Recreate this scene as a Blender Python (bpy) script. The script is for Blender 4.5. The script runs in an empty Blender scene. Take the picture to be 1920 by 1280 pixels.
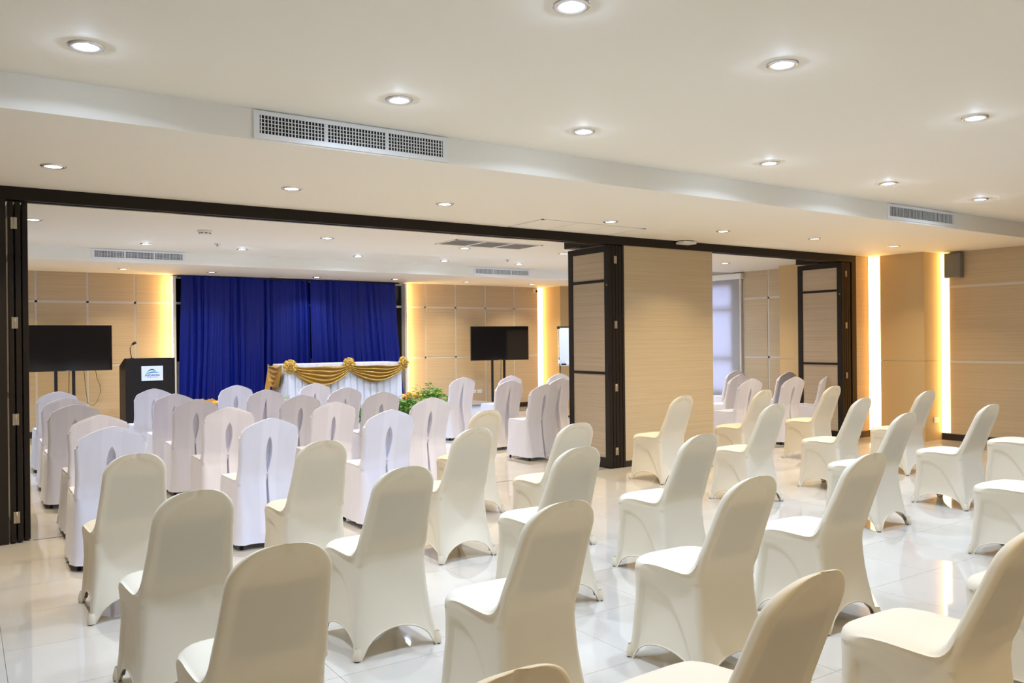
import bpy, bmesh, math, random
from mathutils import Vector, Matrix, noise
random.seed(7)
S = bpy.context.scene
COL = S.collection
PI = math.pi

# ------------------------------------------------------------------ camera
CAM_H, FPX, YAW, ROLL, PITCH = 1.455, 1540.0, math.atan(1540 / 2291.0), 0.0100, -0.0013
_F = Vector((math.sin(YAW), math.cos(YAW), 0)); _R = Vector((math.cos(YAW), -math.sin(YAW), 0)); _U = Vector((0, 0, 1))
F2 = _F * math.cos(PITCH) + _U * math.sin(PITCH); U2 = _U * math.cos(PITCH) - _F * math.sin(PITCH)
EX = _R * math.cos(ROLL) - U2 * math.sin(ROLL); EY = U2 * math.cos(ROLL) + _R * math.sin(ROLL)
EYE = Vector((0, 0, CAM_H))
cd = bpy.data.cameras.new('camera'); cam = bpy.data.objects.new('camera', cd); COL.objects.link(cam)
cd.sensor_width = 36; cd.lens = FPX / 1920 * 36; cd.clip_start = 0.05
cam.matrix_world = Matrix(((EX.x, EY.x, -F2.x, EYE.x), (EX.y, EY.y, -F2.y, EYE.y), (EX.z, EY.z, -F2.z, EYE.z), (0, 0, 0, 1)))
S.camera = cam
def ray(x, y): return F2 + EX * ((x - 960) / FPX) + EY * ((640 - y) / FPX)
def on_z(x, y, z):
    d = ray(x, y); return EYE + d * ((z - CAM_H) / d.z)

# ------------------------------------------------------------------ world, exposure
W = bpy.data.worlds.new('daylight'); S.world = W; W.use_nodes = True
bgn = W.node_tree.nodes['Background']; bgn.inputs[0].default_value = (0.62, 0.68, 1.0, 1); bgn.inputs[1].default_value = 20.0
S.view_settings.view_transform = 'Standard'; S.view_settings.look = 'None'
S.view_settings.gamma = 1; S.view_settings.use_curve_mapping = False
S.view_settings.exposure = -0.58
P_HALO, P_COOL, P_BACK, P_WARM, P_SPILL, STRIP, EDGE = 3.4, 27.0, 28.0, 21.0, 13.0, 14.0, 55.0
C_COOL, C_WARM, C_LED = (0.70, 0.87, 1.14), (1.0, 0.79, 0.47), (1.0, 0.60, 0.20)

# ------------------------------------------------------------------ helpers
def link(o):
    COL.objects.link(o); return o
def tag(o, label=None, cat=None, group=None, kind=None):
    if label: o['label'] = label
    if cat: o['category'] = cat
    if group: o['group'] = group
    if kind: o['kind'] = kind
    return o
def mesh_obj(name, verts, faces, mat, parent=None, smooth=False):
    me = bpy.data.meshes.new(name); me.from_pydata([tuple(v) for v in verts], [], faces); me.update()
    if mat: me.materials.append(mat)
    if smooth: me.polygons.foreach_set('use_smooth', [True] * len(me.polygons))
    o = bpy.data.objects.new(name, me); link(o)
    if parent: o.parent = parent
    return o
class MB:
    def __init__(s, off=(0, 0, 0)): s.v = []; s.f = []; s.off = Vector(off)
    def box(s, x0, x1, y0, y1, z0, z1):
        n = len(s.v); o = s.off
        for z in (z0, z1):
            for x, y in ((x0, y0), (x1, y0), (x1, y1), (x0, y1)): s.v.append((x - o.x, y - o.y, z - o.z))
        s.f += [(n, n+3, n+2, n+1), (n+4, n+5, n+6, n+7), (n, n+1, n+5, n+4), (n+1, n+2, n+6, n+5), (n+2, n+3, n+7, n+6), (n+3, n, n+4, n+7)]
        return s
    def poly(s, pts):
        n = len(s.v); s.v += [tuple(Vector(p) - s.off) for p in pts]; s.f.append(tuple(range(n, n + len(pts)))); return s
    def grid(s, rows, close=False):
        n = len(s.v); h = len(rows); w = len(rows[0])
        for r in rows: s.v += [tuple(Vector(p) - s.off) for p in r]
        for i in range(h - 1):
            for j in range(w if close else w - 1):
                k = (j + 1) % w
                s.f.append((n + i*w + j, n + i*w + k, n + (i+1)*w + k, n + (i+1)*w + j))
        return s
    def tube(s, pts, r, seg=8, cap=True, closed=False):
        pts = [Vector(p) for p in pts]; rows = []; m = len(pts)
        for i, p in enumerate(pts):
            a = pts[(i - 1) % m] if (closed or i > 0) else p; b = pts[(i + 1) % m] if (closed or i < m - 1) else p
            t = (b - a).normalized(); up = Vector((0, 0, 1)) if abs(t.z) < .95 else Vector((1, 0, 0))
            u = t.cross(up).normalized(); w = t.cross(u)
            rr = r[i] if isinstance(r, (list, tuple)) else r
            rows.append([p + (u * math.cos(2*PI*k/seg) + w * math.sin(2*PI*k/seg)) * rr for k in range(seg)])
        if closed: rows.append(rows[0])
        n = len(s.v); s.grid(rows, True)
        if cap and not closed:
            s.f.append(tuple(n + k for k in range(seg))[::-1]); e = n + (len(rows) - 1) * seg; s.f.append(tuple(e + k for k in range(seg)))
        return s
    def lathe(s, prof, c=(0, 0, 0), seg=24, cap=False):
        c = Vector(c); rows = [[c + Vector((r * math.cos(2*PI*k/seg), r * math.sin(2*PI*k/seg), z)) for k in range(seg)] for r, z in prof]
        n = len(s.v); s.grid(rows, True)
        if cap: s.f.append(tuple(n + (len(rows)-1)*seg + k for k in range(seg)))
        return s
    def build(s, name, mat, parent=None, smooth=False, bevel=0):
        o = mesh_obj(name, s.v, s.f, mat, parent, smooth)
        if bevel:
            bm = bmesh.new(); bm.from_mesh(o.data)
            bmesh.ops.bevel(bm, geom=list(bm.edges), offset=bevel, segments=2, affect='EDGES', profile=.5)
            bm.to_mesh(o.data); bm.free()
        return o
def box(name, x0, x1, y0, y1, z0, z1, mat, parent=None, off=(0, 0, 0), bevel=0):
    return MB(off).box(x0, x1, y0, y1, z0, z1).build(name, mat, parent, bevel=bevel)
def thing(name, label, cat, loc=(0, 0, 0), rz=0, group=None, kind=None):
    o = bpy.data.objects.new(name, None); link(o); o.location = loc; o.rotation_euler = (0, 0, rz); o.empty_display_size = .1
    return tag(o, label, cat, group, kind)
def copy_tree(o, parent=None):
    c = o.copy(); link(c); c.parent = parent
    for ch in list(o.children): copy_tree(ch, c)
    return c

# ------------------------------------------------------------------ materials
def mat(name, col, rough=.5, metal=0, emit=None, estr=0, spec=.5, sheen=0, bump=0, bscale=200, var=0, coat=0):
    m = bpy.data.materials.new(name); m.use_nodes = True; nt = m.node_tree; b = nt.nodes['Principled BSDF']
    b.inputs['Base Color'].default_value = (*col, 1); b.inputs['Roughness'].default_value = rough; b.inputs['Metallic'].default_value = metal
    b.inputs['Specular IOR Level'].default_value = spec
    if sheen: b.inputs['Sheen Weight'].default_value = sheen
    if coat: b.inputs['Coat Weight'].default_value = coat; b.inputs['Coat Roughness'].default_value = .05
    if emit: b.inputs['Emission Color'].default_value = (*emit, 1); b.inputs['Emission Strength'].default_value = estr
    if bump or var:
        tc = nt.nodes.new('ShaderNodeTexCoord'); nz = nt.nodes.new('ShaderNodeTexNoise'); nz.inputs['Scale'].default_value = bscale; nz.inputs['Detail'].default_value = 3
        nt.links.new(tc.outputs['Object'], nz.inputs['Vector'])
        if bump:
            bp = nt.nodes.new('ShaderNodeBump'); bp.inputs['Strength'].default_value = bump; bp.inputs['Distance'].default_value = .002
            nt.links.new(nz.outputs['Fac'], bp.inputs['Height']); nt.links.new(bp.outputs['Normal'], b.inputs['Normal'])
        if var:
            mx = nt.nodes.new('ShaderNodeMix'); mx.data_type = 'RGBA'
            mx.inputs[6].default_value = (*[c * (1 - var) for c in col], 1); mx.inputs[7].default_value = (*[min(1, c * (1 + var)) for c in col], 1)
            nt.links.new(nz.outputs['Fac'], mx.inputs[0]); nt.links.new(mx.outputs[2], b.inputs['Base Color'])
    return m
def grain(name, c0, c1, vec=(0.55, 0.55, 70.0), rough=.55, fine=(2.5, 2.5, 300.0)):
    """horizontal laminate grain laid out in world space"""
    m = bpy.data.materials.new(name); m.use_nodes = True; nt = m.node_tree; b = nt.nodes['Principled BSDF']; b.inputs['Roughness'].default_value = rough
    g = nt.nodes.new('ShaderNodeNewGeometry'); oi = nt.nodes.new('ShaderNodeObjectInfo')
    fac = []
    for v, d in ((vec, 4), (fine, 2)):
        ad = nt.nodes.new('ShaderNodeVectorMath'); ad.operation = 'MULTIPLY'; ad.inputs[1].default_value = v
        sh = nt.nodes.new('ShaderNodeVectorMath'); sh.operation = 'ADD'
        nz = nt.nodes.new('ShaderNodeTexNoise'); nz.inputs['Scale'].default_value = 1; nz.inputs['Detail'].default_value = d
        nt.links.new(g.outputs['Position'], ad.inputs[0]); nt.links.new(ad.outputs[0], sh.inputs[0])
        mu = nt.nodes.new('ShaderNodeMath'); mu.operation = 'MULTIPLY'; mu.inputs[1].default_value = 37; nt.links.new(oi.outputs['Random'], mu.inputs[0]); nt.links.new(mu.outputs[0], sh.inputs[1])
        nt.links.new(sh.outputs[0], nz.inputs['Vector']); fac.append(nz)
    av = nt.nodes.new('ShaderNodeMix'); av.inputs[0].default_value = .4
    nt.links.new(fac[0].outputs['Fac'], av.inputs[2]); nt.links.new(fac[1].outputs['Fac'], av.inputs[3])
    cr = nt.nodes.new('ShaderNodeValToRGB'); cr.color_ramp.elements[0].position = .33; cr.color_ramp.elements[1].position = .62
    cr.color_ramp.elements[0].color = (*c0, 1); cr.color_ramp.elements[1].color = (*c1, 1)
    nt.links.new(av.outputs[0], cr.inputs['Fac']); nt.links.new(cr.outputs['Color'], b.inputs['Base Color'])
    return m
def tile_mat():
    m = bpy.data.materials.new('polished_tile'); m.use_nodes = True; nt = m.node_tree; b = nt.nodes['Principled BSDF']
    g = nt.nodes.new('ShaderNodeNewGeometry'); nz = nt.nodes.new('ShaderNodeTexNoise'); nz.inputs['Scale'].default_value = 2.3; nz.inputs['Detail'].default_value = 5
    nt.links.new(g.outputs['Position'], nz.inputs['Vector'])
    oi = nt.nodes.new('ShaderNodeObjectInfo'); ad = nt.nodes.new('ShaderNodeMath'); ad.operation = 'MULTIPLY_ADD'; ad.inputs[1].default_value = .35
    nt.links.new(oi.outputs['Random'], ad.inputs[0]); nt.links.new(nz.outputs['Fac'], ad.inputs[2])
    cr = nt.nodes.new('ShaderNodeValToRGB'); cr.color_ramp.elements[0].position = .3; cr.color_ramp.elements[1].position = 1.0
    cr.color_ramp.elements[0].color = (.53, .49, .43, 1); cr.color_ramp.elements[1].color = (.595, .555, .49, 1)
    nt.links.new(ad.outputs[0], cr.inputs['Fac']); nt.links.new(cr.outputs['Color'], b.inputs['Base Color'])
    b.inputs['Roughness'].default_value = .035; b.inputs['IOR'].default_value = 1.75
    return m
def satin_mat(name, base, band):
    m = mat(name, base, rough=.8, sheen=.25, spec=.3, bump=.25, bscale=420); nt = m.node_tree; b = nt.nodes['Principled BSDF']
    tc = nt.nodes.new('ShaderNodeTexCoord'); sp = nt.nodes.new('ShaderNodeSeparateXYZ'); nt.links.new(tc.outputs['Object'], sp.inputs[0])
    ab = nt.nodes.new('ShaderNodeMath'); ab.operation = 'ABSOLUTE'; nt.links.new(sp.outputs['X'], ab.inputs[0])
    lt = nt.nodes.new('ShaderNodeMath'); lt.operation = 'LESS_THAN'; lt.inputs[1].default_value = .06; nt.links.new(ab.outputs[0], lt.inputs[0])
    gz = nt.nodes.new('ShaderNodeMath'); gz.operation = 'GREATER_THAN'; gz.inputs[1].default_value = .10; nt.links.new(sp.outputs['Z'], gz.inputs[0])
    mu = nt.nodes.new('ShaderNodeMath'); mu.operation = 'MULTIPLY'; nt.links.new(lt.outputs[0], mu.inputs[0]); nt.links.new(gz.outputs[0], mu.inputs[1])
    mx = nt.nodes.new('ShaderNodeMix'); mx.data_type = 'RGBA'; mx.inputs[6].default_value = (*base, 1); mx.inputs[7].default_value = (*band, 1)
    nt.links.new(mu.outputs[0], mx.inputs[0]); nt.links.new(mx.outputs[2], b.inputs['Base Color'])
    return m
def stretch_mat(name, col):
    """thin stretch fabric that lets a little light through"""
    m = mat(name, col, .72, sheen=.15, spec=.3, bump=.10, bscale=600); nt = m.node_tree; b = nt.nodes['Principled BSDF']
    t = nt.nodes.new('ShaderNodeBsdfTranslucent'); t.inputs[0].default_value = (col[0], col[1] * .95, col[2] * .85, 1)
    x = nt.nodes.new('ShaderNodeMixShader'); x.inputs[0].default_value = .22
    nt.links.new(b.outputs[0], x.inputs[1]); nt.links.new(t.outputs[0], x.inputs[2]); nt.links.new(x.outputs[0], nt.nodes['Material Output'].inputs[0])
    return m
def blind_mat():
    m = bpy.data.materials.new('blind_fabric'); m.use_nodes = True; nt = m.node_tree; nt.nodes.remove(nt.nodes['Principled BSDF'])
    d = nt.nodes.new('ShaderNodeBsdfDiffuse'); d.inputs[0].default_value = (.66, .64, .62, 1)
    t = nt.nodes.new('ShaderNodeBsdfTranslucent'); t.inputs[0].default_value = (.62, .62, .66, 1)
    g = nt.nodes.new('ShaderNodeNewGeometry'); wv = nt.nodes.new('ShaderNodeTexWave'); wv.bands_direction = 'Z'; wv.inputs['Scale'].default_value = 70; wv.inputs['Distortion'].default_value = 1.5
    nt.links.new(g.outputs['Position'], wv.inputs['Vector'])
    mr = nt.nodes.new('ShaderNodeMapRange'); mr.inputs['To Min'].default_value = .42; mr.inputs['To Max'].default_value = .56; nt.links.new(wv.outputs['Fac'], mr.inputs['Value'])
    x = nt.nodes.new('ShaderNodeMixShader'); nt.links.new(mr.outputs[0], x.inputs[0]); nt.links.new(d.outputs[0], x.inputs[1]); nt.links.new(t.outputs[0], x.inputs[2])
    nt.links.new(x.outputs[0], nt.nodes['Material Output'].inputs[0]); return m
def glass_mat(name, tint):
    m = bpy.data.materials.new(name); m.use_nodes = True; nt = m.node_tree; nt.nodes.remove(nt.nodes['Principled BSDF'])
    t = nt.nodes.new('ShaderNodeBsdfTransparent'); t.inputs[0].default_value = (*tint, 1)
    gl = nt.nodes.new('ShaderNodeBsdfGlossy'); gl.inputs['Roughness'].default_value = .02
    fr = nt.nodes.new('ShaderNodeFresnel'); fr.inputs[0].default_value = 1.5
    x = nt.nodes.new('ShaderNodeMixShader'); nt.links.new(fr.outputs[0], x.inputs[0]); nt.links.new(t.outputs[0], x.inputs[1]); nt.links.new(gl.outputs[0], x.inputs[2])
    nt.links.new(x.outputs[0], nt.nodes['Material Output'].inputs[0]); return m
M = dict(
    paint=mat('ceiling_paint', (.83, .79, .70), .75, bump=.05, bscale=60), wallpaint=mat('wall_paint', (.62, .57, .48), .7, bump=.1),
    lam=grain('beige_laminate', (.485, .38, .24), (.575, .46, .305)), lamdoor=grain('door_laminate', (.41, .325, .235), (.52, .425, .31)),
    vinyl=mat('column_vinyl', (.60, .43, .22), .6, bump=.15, bscale=90, var=.05), alu=mat('aluminium_strip', (.66, .62, .56), .5, metal=.1),
    dark=mat('dark_brown_frame', (.012, .007, .004), .45, spec=.3, bump=.05), jamb=mat('dark_jamb', (.016, .011, .007), .5, spec=.3),
    steel=mat('brushed_hinge', (.48, .42, .33), .35, metal=.9), base=mat('black_skirting', (.018, .012, .009), .35),
    tile=tile_mat(), grout=mat('grout', (.38, .36, .33), .8), track=mat('floor_track', (.05, .045, .04), .4, metal=.5),
    ivory=stretch_mat('ivory_spandex', (.84, .765, .61)), pad=mat('chair_pad', (.55, .42, .22), .9), satin=satin_mat('lavender_satin', (.73, .72, .81), (.77, .76, .85)),
    rubber=mat('black_rubber', (.012, .011, .011), .6), blue=mat('royal_blue_satin', (.0, .008, .205), .42, sheen=.0, spec=.3, var=.12, bscale=3),
    gold=mat('gold_satin', (.60, .34, .035), .27, metal=.3, sheen=.4, var=.12, bscale=9), orange=mat('orange_cloth', (.72, .22, .02), .5, var=.1, bscale=9),
    linen=mat('white_tablecloth', (.78, .77, .82), .8, sheen=.2, bump=.1, bscale=300), white=mat('white_plastic', (.80, .79, .77), .4), vent=mat('white_vent_metal', (.78, .78, .77), .4),
    ventdark=mat('duct_dark', (.012, .012, .013), .9), greyfil=mat('grey_filter', (.20, .19, .18), .9, bump=.6, bscale=900),
    chrome=mat('chrome_ring', (.62, .62, .62), .22, metal=.95), cool=mat('cool_lens', (.9, .9, .9), .5, emit=C_COOL, estr=22), warm=mat('warm_lens', (.9, .9, .9), .5, emit=(1.0, .9, .75), estr=14),
    led=mat('led_lit_face', (.9, .85, .7), .5, emit=C_LED, estr=STRIP), ledge=mat('led_tape', (.9, .85, .7), .5, emit=C_LED, estr=EDGE),
    screen=mat('tv_screen', (.004, .004, .006), .09, spec=.5), black=mat('black_metal', (.010, .010, .011), .38, metal=.3), bezel=mat('tv_bezel', (.012, .012, .013), .35),
    lect=mat('lectern_veneer', (.009, .005, .0035), .45, spec=.3, var=.3, bscale=12), paper=mat('sign_paper', (.74, .78, .84), .5), leafg=mat('logo_green', (.012, .10, .055), .5), logob=mat('logo_blue', (.03, .26, .62), .5), logot=mat('logo_text', (.02, .07, .20), .5), logog=mat('logo_grey', (.16, .17, .24), .5),
    foliage=mat('green_leaf', (.21, .40, .055), .45, var=.5, bscale=14), foliage2=mat('dark_green_leaf', (.10, .22, .03), .45, var=.5, bscale=14), stem=mat('stem', (.16, .15, .05), .7), pot=mat('glazed_pot', (.66, .68, .70), .25, var=.3, bscale=25), soil=mat('soil', (.05, .035, .02), .9, bump=1, bscale=120),
    carpet=mat('stage_carpet', (.24, .20, .16), .95, bump=1, bscale=500), grey=mat('speaker_grey', (.20, .195, .17), .6, bump=.1, bscale=500),
    wb=mat('whiteboard_face', (.80, .81, .80), .2), mblue=mat('marker_blue', (.01, .04, .55), .4), blind=blind_mat(), glass=glass_mat('clear_glass', (.95, .97, 1)), dglass=glass_mat('dim_glass', (.75, .75, .75)),
    frame=mat('white_mullion', (.70, .68, .64), .4), cordor=mat('orange_plug', (.8, .2, .04), .5), corridor=mat('corridor_wall', (.28, .27, .24), .7), bronze=mat('window_alu', (.30, .28, .26), .4, metal=.6))

# ------------------------------------------------------------------ room shell
XL, XR, YR0, YP, YB = -1.6, 11.5, -2.6, 7.04, 14.85
ZL, ZU, YS, YN, YF = 2.622, 2.80, 4.735, 9.97, 12.73      # low / raised ceiling heights, soffit edges
# floor with its tiles
floor = box('floor', XL - .2, XR + .2, YR0 - .2, YB + .9, -.12, -.012, M['grout']); tag(floor, 'polished cream floor tiles running through both halls', 'floor', kind='structure')
TS, TX0, TY0 = .6, 1.36, 3.39
tm = MB().box(0, TS - .0018, 0, TS - .0018, -.012, 0)
cells = []
for i in range(-5, 18):
    for j in range(-11, 21):
        x0, y0 = TX0 + i * TS, TY0 + j * TS
        cx, cy = x0 + .3, y0 + .3
        if x0 > XR - .02 or x0 + TS < XL or y0 + TS < YR0 or y0 > YB: continue
        v = Vector((cx, cy, 0)) - EYE; d = v.dot(F2)
        vis = d > .3 and -150 < 960 + FPX * v.dot(EX) / d < 2070 and 640 - FPX * v.dot(EY) / d < 1400
        cells.append((0 if vis else 1, v.length, x0, y0))
cells.sort()
tmesh = None; rest = MB()
for k, (nv, d, x0, y0) in enumerate(cells):
    if k < 296 and not nv:
        if tmesh is None: o = tm.build('tile', M['tile'], floor); tmesh = o.data
        else: o = link(bpy.data.objects.new('tile', tmesh)); o.parent = floor
        o.location = (x0, y0, 0)
    else: rest.box(x0, x0 + TS - .0018, y0, y0 + TS - .0018, -.012, 0)
tag(rest.build('tile_field', M['tile'], floor), kind='stuff')
box('floor_track', .44, 6.04, YP + .045, YP + .06, -.002, .0012, M['track'], floor); box('floor_track', 7.74, 10.36, YP + .045, YP + .06, -.002, .0012, M['track'], floor)
# ceiling: one stepped slab
YE = 1.40
prof = [(YR0 - .2, ZL), (YE, ZL), (YE, ZU), (YS, ZU), (YS, ZL), (YN, ZL), (YN, ZU), (YF, ZU), (YF, ZL), (YB + .9, ZL), (YB + .9, 3.1), (YR0 - .2, 3.1)]
cb = MB(); n = len(prof)
cb.v = [(XL - .2, y, z) for y, z in prof] + [(XR + .2, y, z) for y, z in prof]
cb.f = [(i, (i + 1) % n, n + (i + 1) % n, n + i) for i in range(n)] + [tuple(range(n))[::-1], tuple(range(n, 2 * n))]
tag(cb.build('ceiling', M['paint']), 'stepped cream plaster ceiling with raised centre bays', 'ceiling', kind='structure')

def clad(wall, axis, pos, sgn, us, zs, skip=(), proud=.012, strip=.034, m=None):
    """panels (children) with metal strips between; axis 'x': wall runs along x at y=pos, facing sgn"""
    a0, a1 = sorted((pos, pos + sgn * proud)); b0, b1 = sorted((pos, pos + sgn * .005)); g = strip / 2
    def put(nm, u0, u1, z0, z1, lo, hi, mm):
        if axis == 'x': box(nm, u0, u1, lo, hi, z0, z1, mm, wall)
        else: box(nm, lo, hi, u0, u1, z0, z1, mm, wall)
    for i in range(len(us) - 1):
        for j in range(len(zs) - 1):
            if (i, j) in skip: continue
            put('panel', us[i] + (g if i else 0), us[i+1] - (g if i < len(us) - 2 else 0), zs[j] + (g if j else 0), zs[j+1] - (g if j < len(zs) - 2 else 0), a0, a1, m or M['lam'])
    for u in us[1:-1]: put('metal_strip', u - g, u + g, zs[0], zs[-1], b0, b1, M['alu'])
    for z in zs[1:-1]: put('metal_strip', us[0], us[-1], z - g, z + g, b0, b1, M['alu'])
ZS = [.10, 1.125, 2.145, ZL]
# back wall: two clad parts either side of the glazed bay behind the curtain
wb = MB().box(XL, 3.0, YB, YB + .12, 0, ZL).box(7.38, XR, YB, YB + .12, 0, ZL).build('wall_back', M['wallpaint'])
tag(wb, 'beige panelled wall behind the blue curtain with metal strips', 'wall', kind='structure')
clad(wb, 'x', YB, -1, [XL, -.46, .27, .993, 1.719, 2.426, 3.0], ZS); clad(wb, 'x', YB, -1, [7.38, 7.857, 8.569, 9.302, 10.044, 10.66], ZS)
bbb = MB().box(XL, 3.0, YB - .02, YB, 0, .1).box(7.38, 10.66, YB - .02, YB, 0, .1).build('baseboard_back', M['base']); tag(bbb, 'black skirting board below the back panelled wall', 'baseboard', kind='structure')
# glazed bay
w2 = MB().box(3.0, 3.045, YB - .03, YB + .05, 0, ZL).box(7.335, 7.38, YB - .03, YB + .05, 0, ZL).box(3.045, 7.335, YB, YB + .04, 2.13, 2.17).box(3.045, 7.335, YB, YB + .04, 1.11, 1.15).box(3.045, 7.335, YB, YB + .04, 2.57, ZL).box(3.045, 7.335, YB, YB + .04, 0, .08)
for x in (4.1, 5.19, 6.27): w2.box(x - .02, x + .02, YB, YB + .04, .08, 2.57)
w2 = w2.build('window_2', M['frame']); tag(w2, 'glazed screen with pale mullions half hidden behind blue curtain', 'window', kind='structure')
xs = [3.045, 4.08, 4.12, 5.17, 5.21, 6.25, 6.29, 7.335]
for k in range(0, 8, 2):
    for z0, z1 in ((.08, 1.11), (1.15, 2.13), (2.17, 2.57)):
        box('pane', xs[k], xs[k+1], YB + .015, YB + .021, z0, z1, M['frame'] if z0 < .1 else M['dglass'], w2)
tag(box('wall_corridor', 2.9, 7.5, YB + .75, YB + .8, 0, ZL, M['corridor']), 'dim corridor wall behind the glazed screen', 'wall', kind='structure')
MBs = MB().box(2.9, 3.0, YB + .12, YB + .75, 0, ZL).box(7.38, 7.5, YB + .12, YB + .75, 0, ZL).build('wall_corridor_ends', M['corridor']); tag(MBs, 'corridor end walls behind glazed screen', 'wall', kind='structure')
# right wall with window opening
WY0, WY1, WZ0, WZ1 = 9.95, 12.2, .45, 2.45
wr = MB().box(XR, XR + .18, YR0, WY0, 0, ZU).box(XR, XR + .18, WY1, YB + .12, 0, ZU).box(XR, XR + .18, WY0, WY1, 0, WZ0).box(XR, XR + .18, WY0, WY1, WZ1, ZU).build('wall_right', M['wallpaint'])
tag(wr, 'beige panelled side wall with horizontal metal strips', 'wall', kind='structure')
clad(wr, 'y', XR, -1, [YR0, -1.3, .0, 1.3, 2.6, 3.75, 4.9, 6.23], [.09, 1.10, 2.14, ZL])
clad(wr, 'y', XR, -1, [YE, 2.6, 3.9, YS], [ZL, ZU])
clad(wr, 'y', XR, -1, [8.64, 9.22, 9.74], ZS); clad(wr, 'y', XR, -1, [12.4, 13.2, 14.2], ZS)
bbr = MB().box(XR - .02, XR, YR0, 6.23, 0, .09).box(XR - .02, XR, 8.64, 14.2, 0, .1).build('baseboard_right', M['base']); tag(bbr, 'black skirting board along the panelled side wall', 'baseboard', kind='structure')
wl = box('wall_left', XL - .15, XL, YR0, YB + .12, 0, ZU, M['wallpaint']); tag(wl, 'plain beige side wall beyond the left folding doors', 'wall', kind='structure'); clad(wl, 'y', XL, 1, [YR0, -1, .6, 2.2, 3.8, 5.4, YP], [.09, 1.1, 2.14, ZL]); clad(wl, 'y', XL, 1, [YP + .2, 8.6, 10.2, 11.8, 13.4, YB], [.09, 1.1, 2.14, ZL])
wre = box('wall_rear', XL, XR, YR0 - .15, YR0, 0, ZU, M['wallpaint']); tag(wre, 'beige panelled wall closing the front hall', 'wall', kind='structure'); clad(wre, 'x', YR0, 1, [XL, .2, 2, 3.8, 5.6, 7.4, 9.2, XR], [.09, 1.1, 2.14, ZL])
# columns on the right wall
def column(name, label, x0, x1, y0, y1):
    c = box(name, x0 + .006, x1, y0 + .006, y1 - .006, 0, ZL, M['wallpaint']); tag(c, label, 'column', kind='structure')
    for z0, z1 in ((.0, 1.112), (1.116, ZL)):
        box('panel', x0, x0 + .012, y0, y1, z0, z1, M['vinyl'], c); box('panel', x0 + .012, x1, y0, y0 + .012, z0, z1, M['vinyl'], c); box('panel', x0 + .012, x1, y1 - .012, y1, z0, z1, M['vinyl'], c)
    return c
column('wall_column', 'plain beige column between two lit warm strips beside folding doors', 11.05, XR, 6.235, 6.885)
column('wall_column', 'plain beige column beside the window blind beyond the folding doors', 11.04, XR, 7.9, 8.635)
column('wall_column', 'plain amber-lit column in the far corner behind the whiteboard', 10.805, XR, 14.19, YB)
# partition line: header, central wall, end walls
tr = box('trim_1', XL, 10.705, YP, YP + .14, 2.525, ZL, M['dark']); tag(tr, 'dark brown door header running under the cream ceiling', 'header', kind='structure')
box('track_groove', XL, 10.7, YP + .05, YP + .09, 2.518, 2.526, M['base'], tr)
for x0, x1 in ((6.0, 6.275), (10.37, 10.66)): box('return_track', x0 + .04, x1, YP + .14, YP + .80, 2.545, ZL, M['jamb'], tr)
wm = box('wall_middle', 6.275, 7.73, YP + .022, YP + .14, 0, 2.525, M['wallpaint']); tag(wm, 'beige wood-grain partition wall beside the folded door stack', 'wall', kind='structure')
box('panel', 6.28, 7.735, YP + .01, YP + .022, .07, 2.525, M['lam'], wm); box('panel', 6.28, 7.735, YP + .14, YP + .152, .07, 2.525, M['lam'], wm); box('panel', 7.73, 7.735, YP + .022, YP + .14, .07, 2.525, M['lam'], wm)
tag(box('baseboard_middle', 6.28, 7.735, YP + .006, YP + .156, 0, .07, M['base']), 'black skirting under the beige partition wall', 'baseboard', kind='structure')
wc = box('wall_end', 10.705, XR, YP + .02, YP + .14, 0, ZL, M['wallpaint']); tag(wc, 'narrow beige wall return between door stack and lit strip', 'wall', kind='structure')
box('panel', 10.705, 11.0, YP + .008, YP + .02, .09, ZL, M['lam'], wc); box('panel', 10.705, XR, YP + .14, YP + .152, .09, ZL, M['lam'], wc)
tag(box('baseboard_end', 10.705, 11.4, YP, YP + .02, 0, .09, M['base']), 'black skirting under the narrow wall return', 'baseboard', kind='structure')
wle = box('wall_partition_left', XL, .20, YP + .01, YP + .14, 0, 2.525, M['wallpaint']); tag(wle, 'plain wall behind the left folding door stack', 'wall', kind='structure')
tag(box('trim_2', .20, .285, YP, YP + .14, 0, 2.525, M['jamb']), 'dark door jamb holding the hinged leaf edges by the left', 'jamb', kind='structure')
tag(box('trim_3', 6.246, 6.276, YP, YP + .14, 0, 2.525, M['jamb']), 'dark door jamb against the beige partition wall', 'jamb', kind='structure')
tag(box('trim_4', 10.60, 10.705, YP, YP + .14, 0, 2.525, M['jamb']), 'dark door jamb beside the narrow wall return', 'jamb', kind='structure')
# window with roller blind
w1 = MB()
for y0, y1, z0, z1 in ((WY0, WY1, WZ0, WZ0 + .06), (WY0, WY1, WZ1 - .06, WZ1), (WY0, WY0 + .06, WZ0, WZ1), (WY1 - .06, WY1, WZ0, WZ1), (11.0, 11.06, WZ0, WZ1), (WY0, WY1, 1.93, 2.0), (WY0, WY1, 1.05, 1.12)): w1.box(XR + .02, XR + .09, y0, y1, z0, z1)
w1 = w1.build('window_1', M['bronze']); tag(w1, 'metal-framed window glowing behind the roller blind', 'window', kind='structure')
for y0, y1 in ((WY0 + .06, 11.0), (11.06, WY1 - .06)):
    for z0, z1 in ((WZ0 + .06, 1.05), (1.12, 1.93), (2.0, WZ1 - .06)): box('pane', XR + .05, XR + .056, y0, y1, z0, z1, M['glass'], w1)
bl = thing('roller_blind', 'pale backlit roller blind covering the side window', 'blind', (XR - .06, 10.9, .3))
box('headrail', XR - .10, XR - .005, 9.74, 12.3, 2.50, 2.60, M['white'], bl, bl.location, .008)
box('blind_sheet', XR - .05, XR - .047, 9.80, 12.26, .33, 2.52, M['blind'], bl, bl.location)
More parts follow.
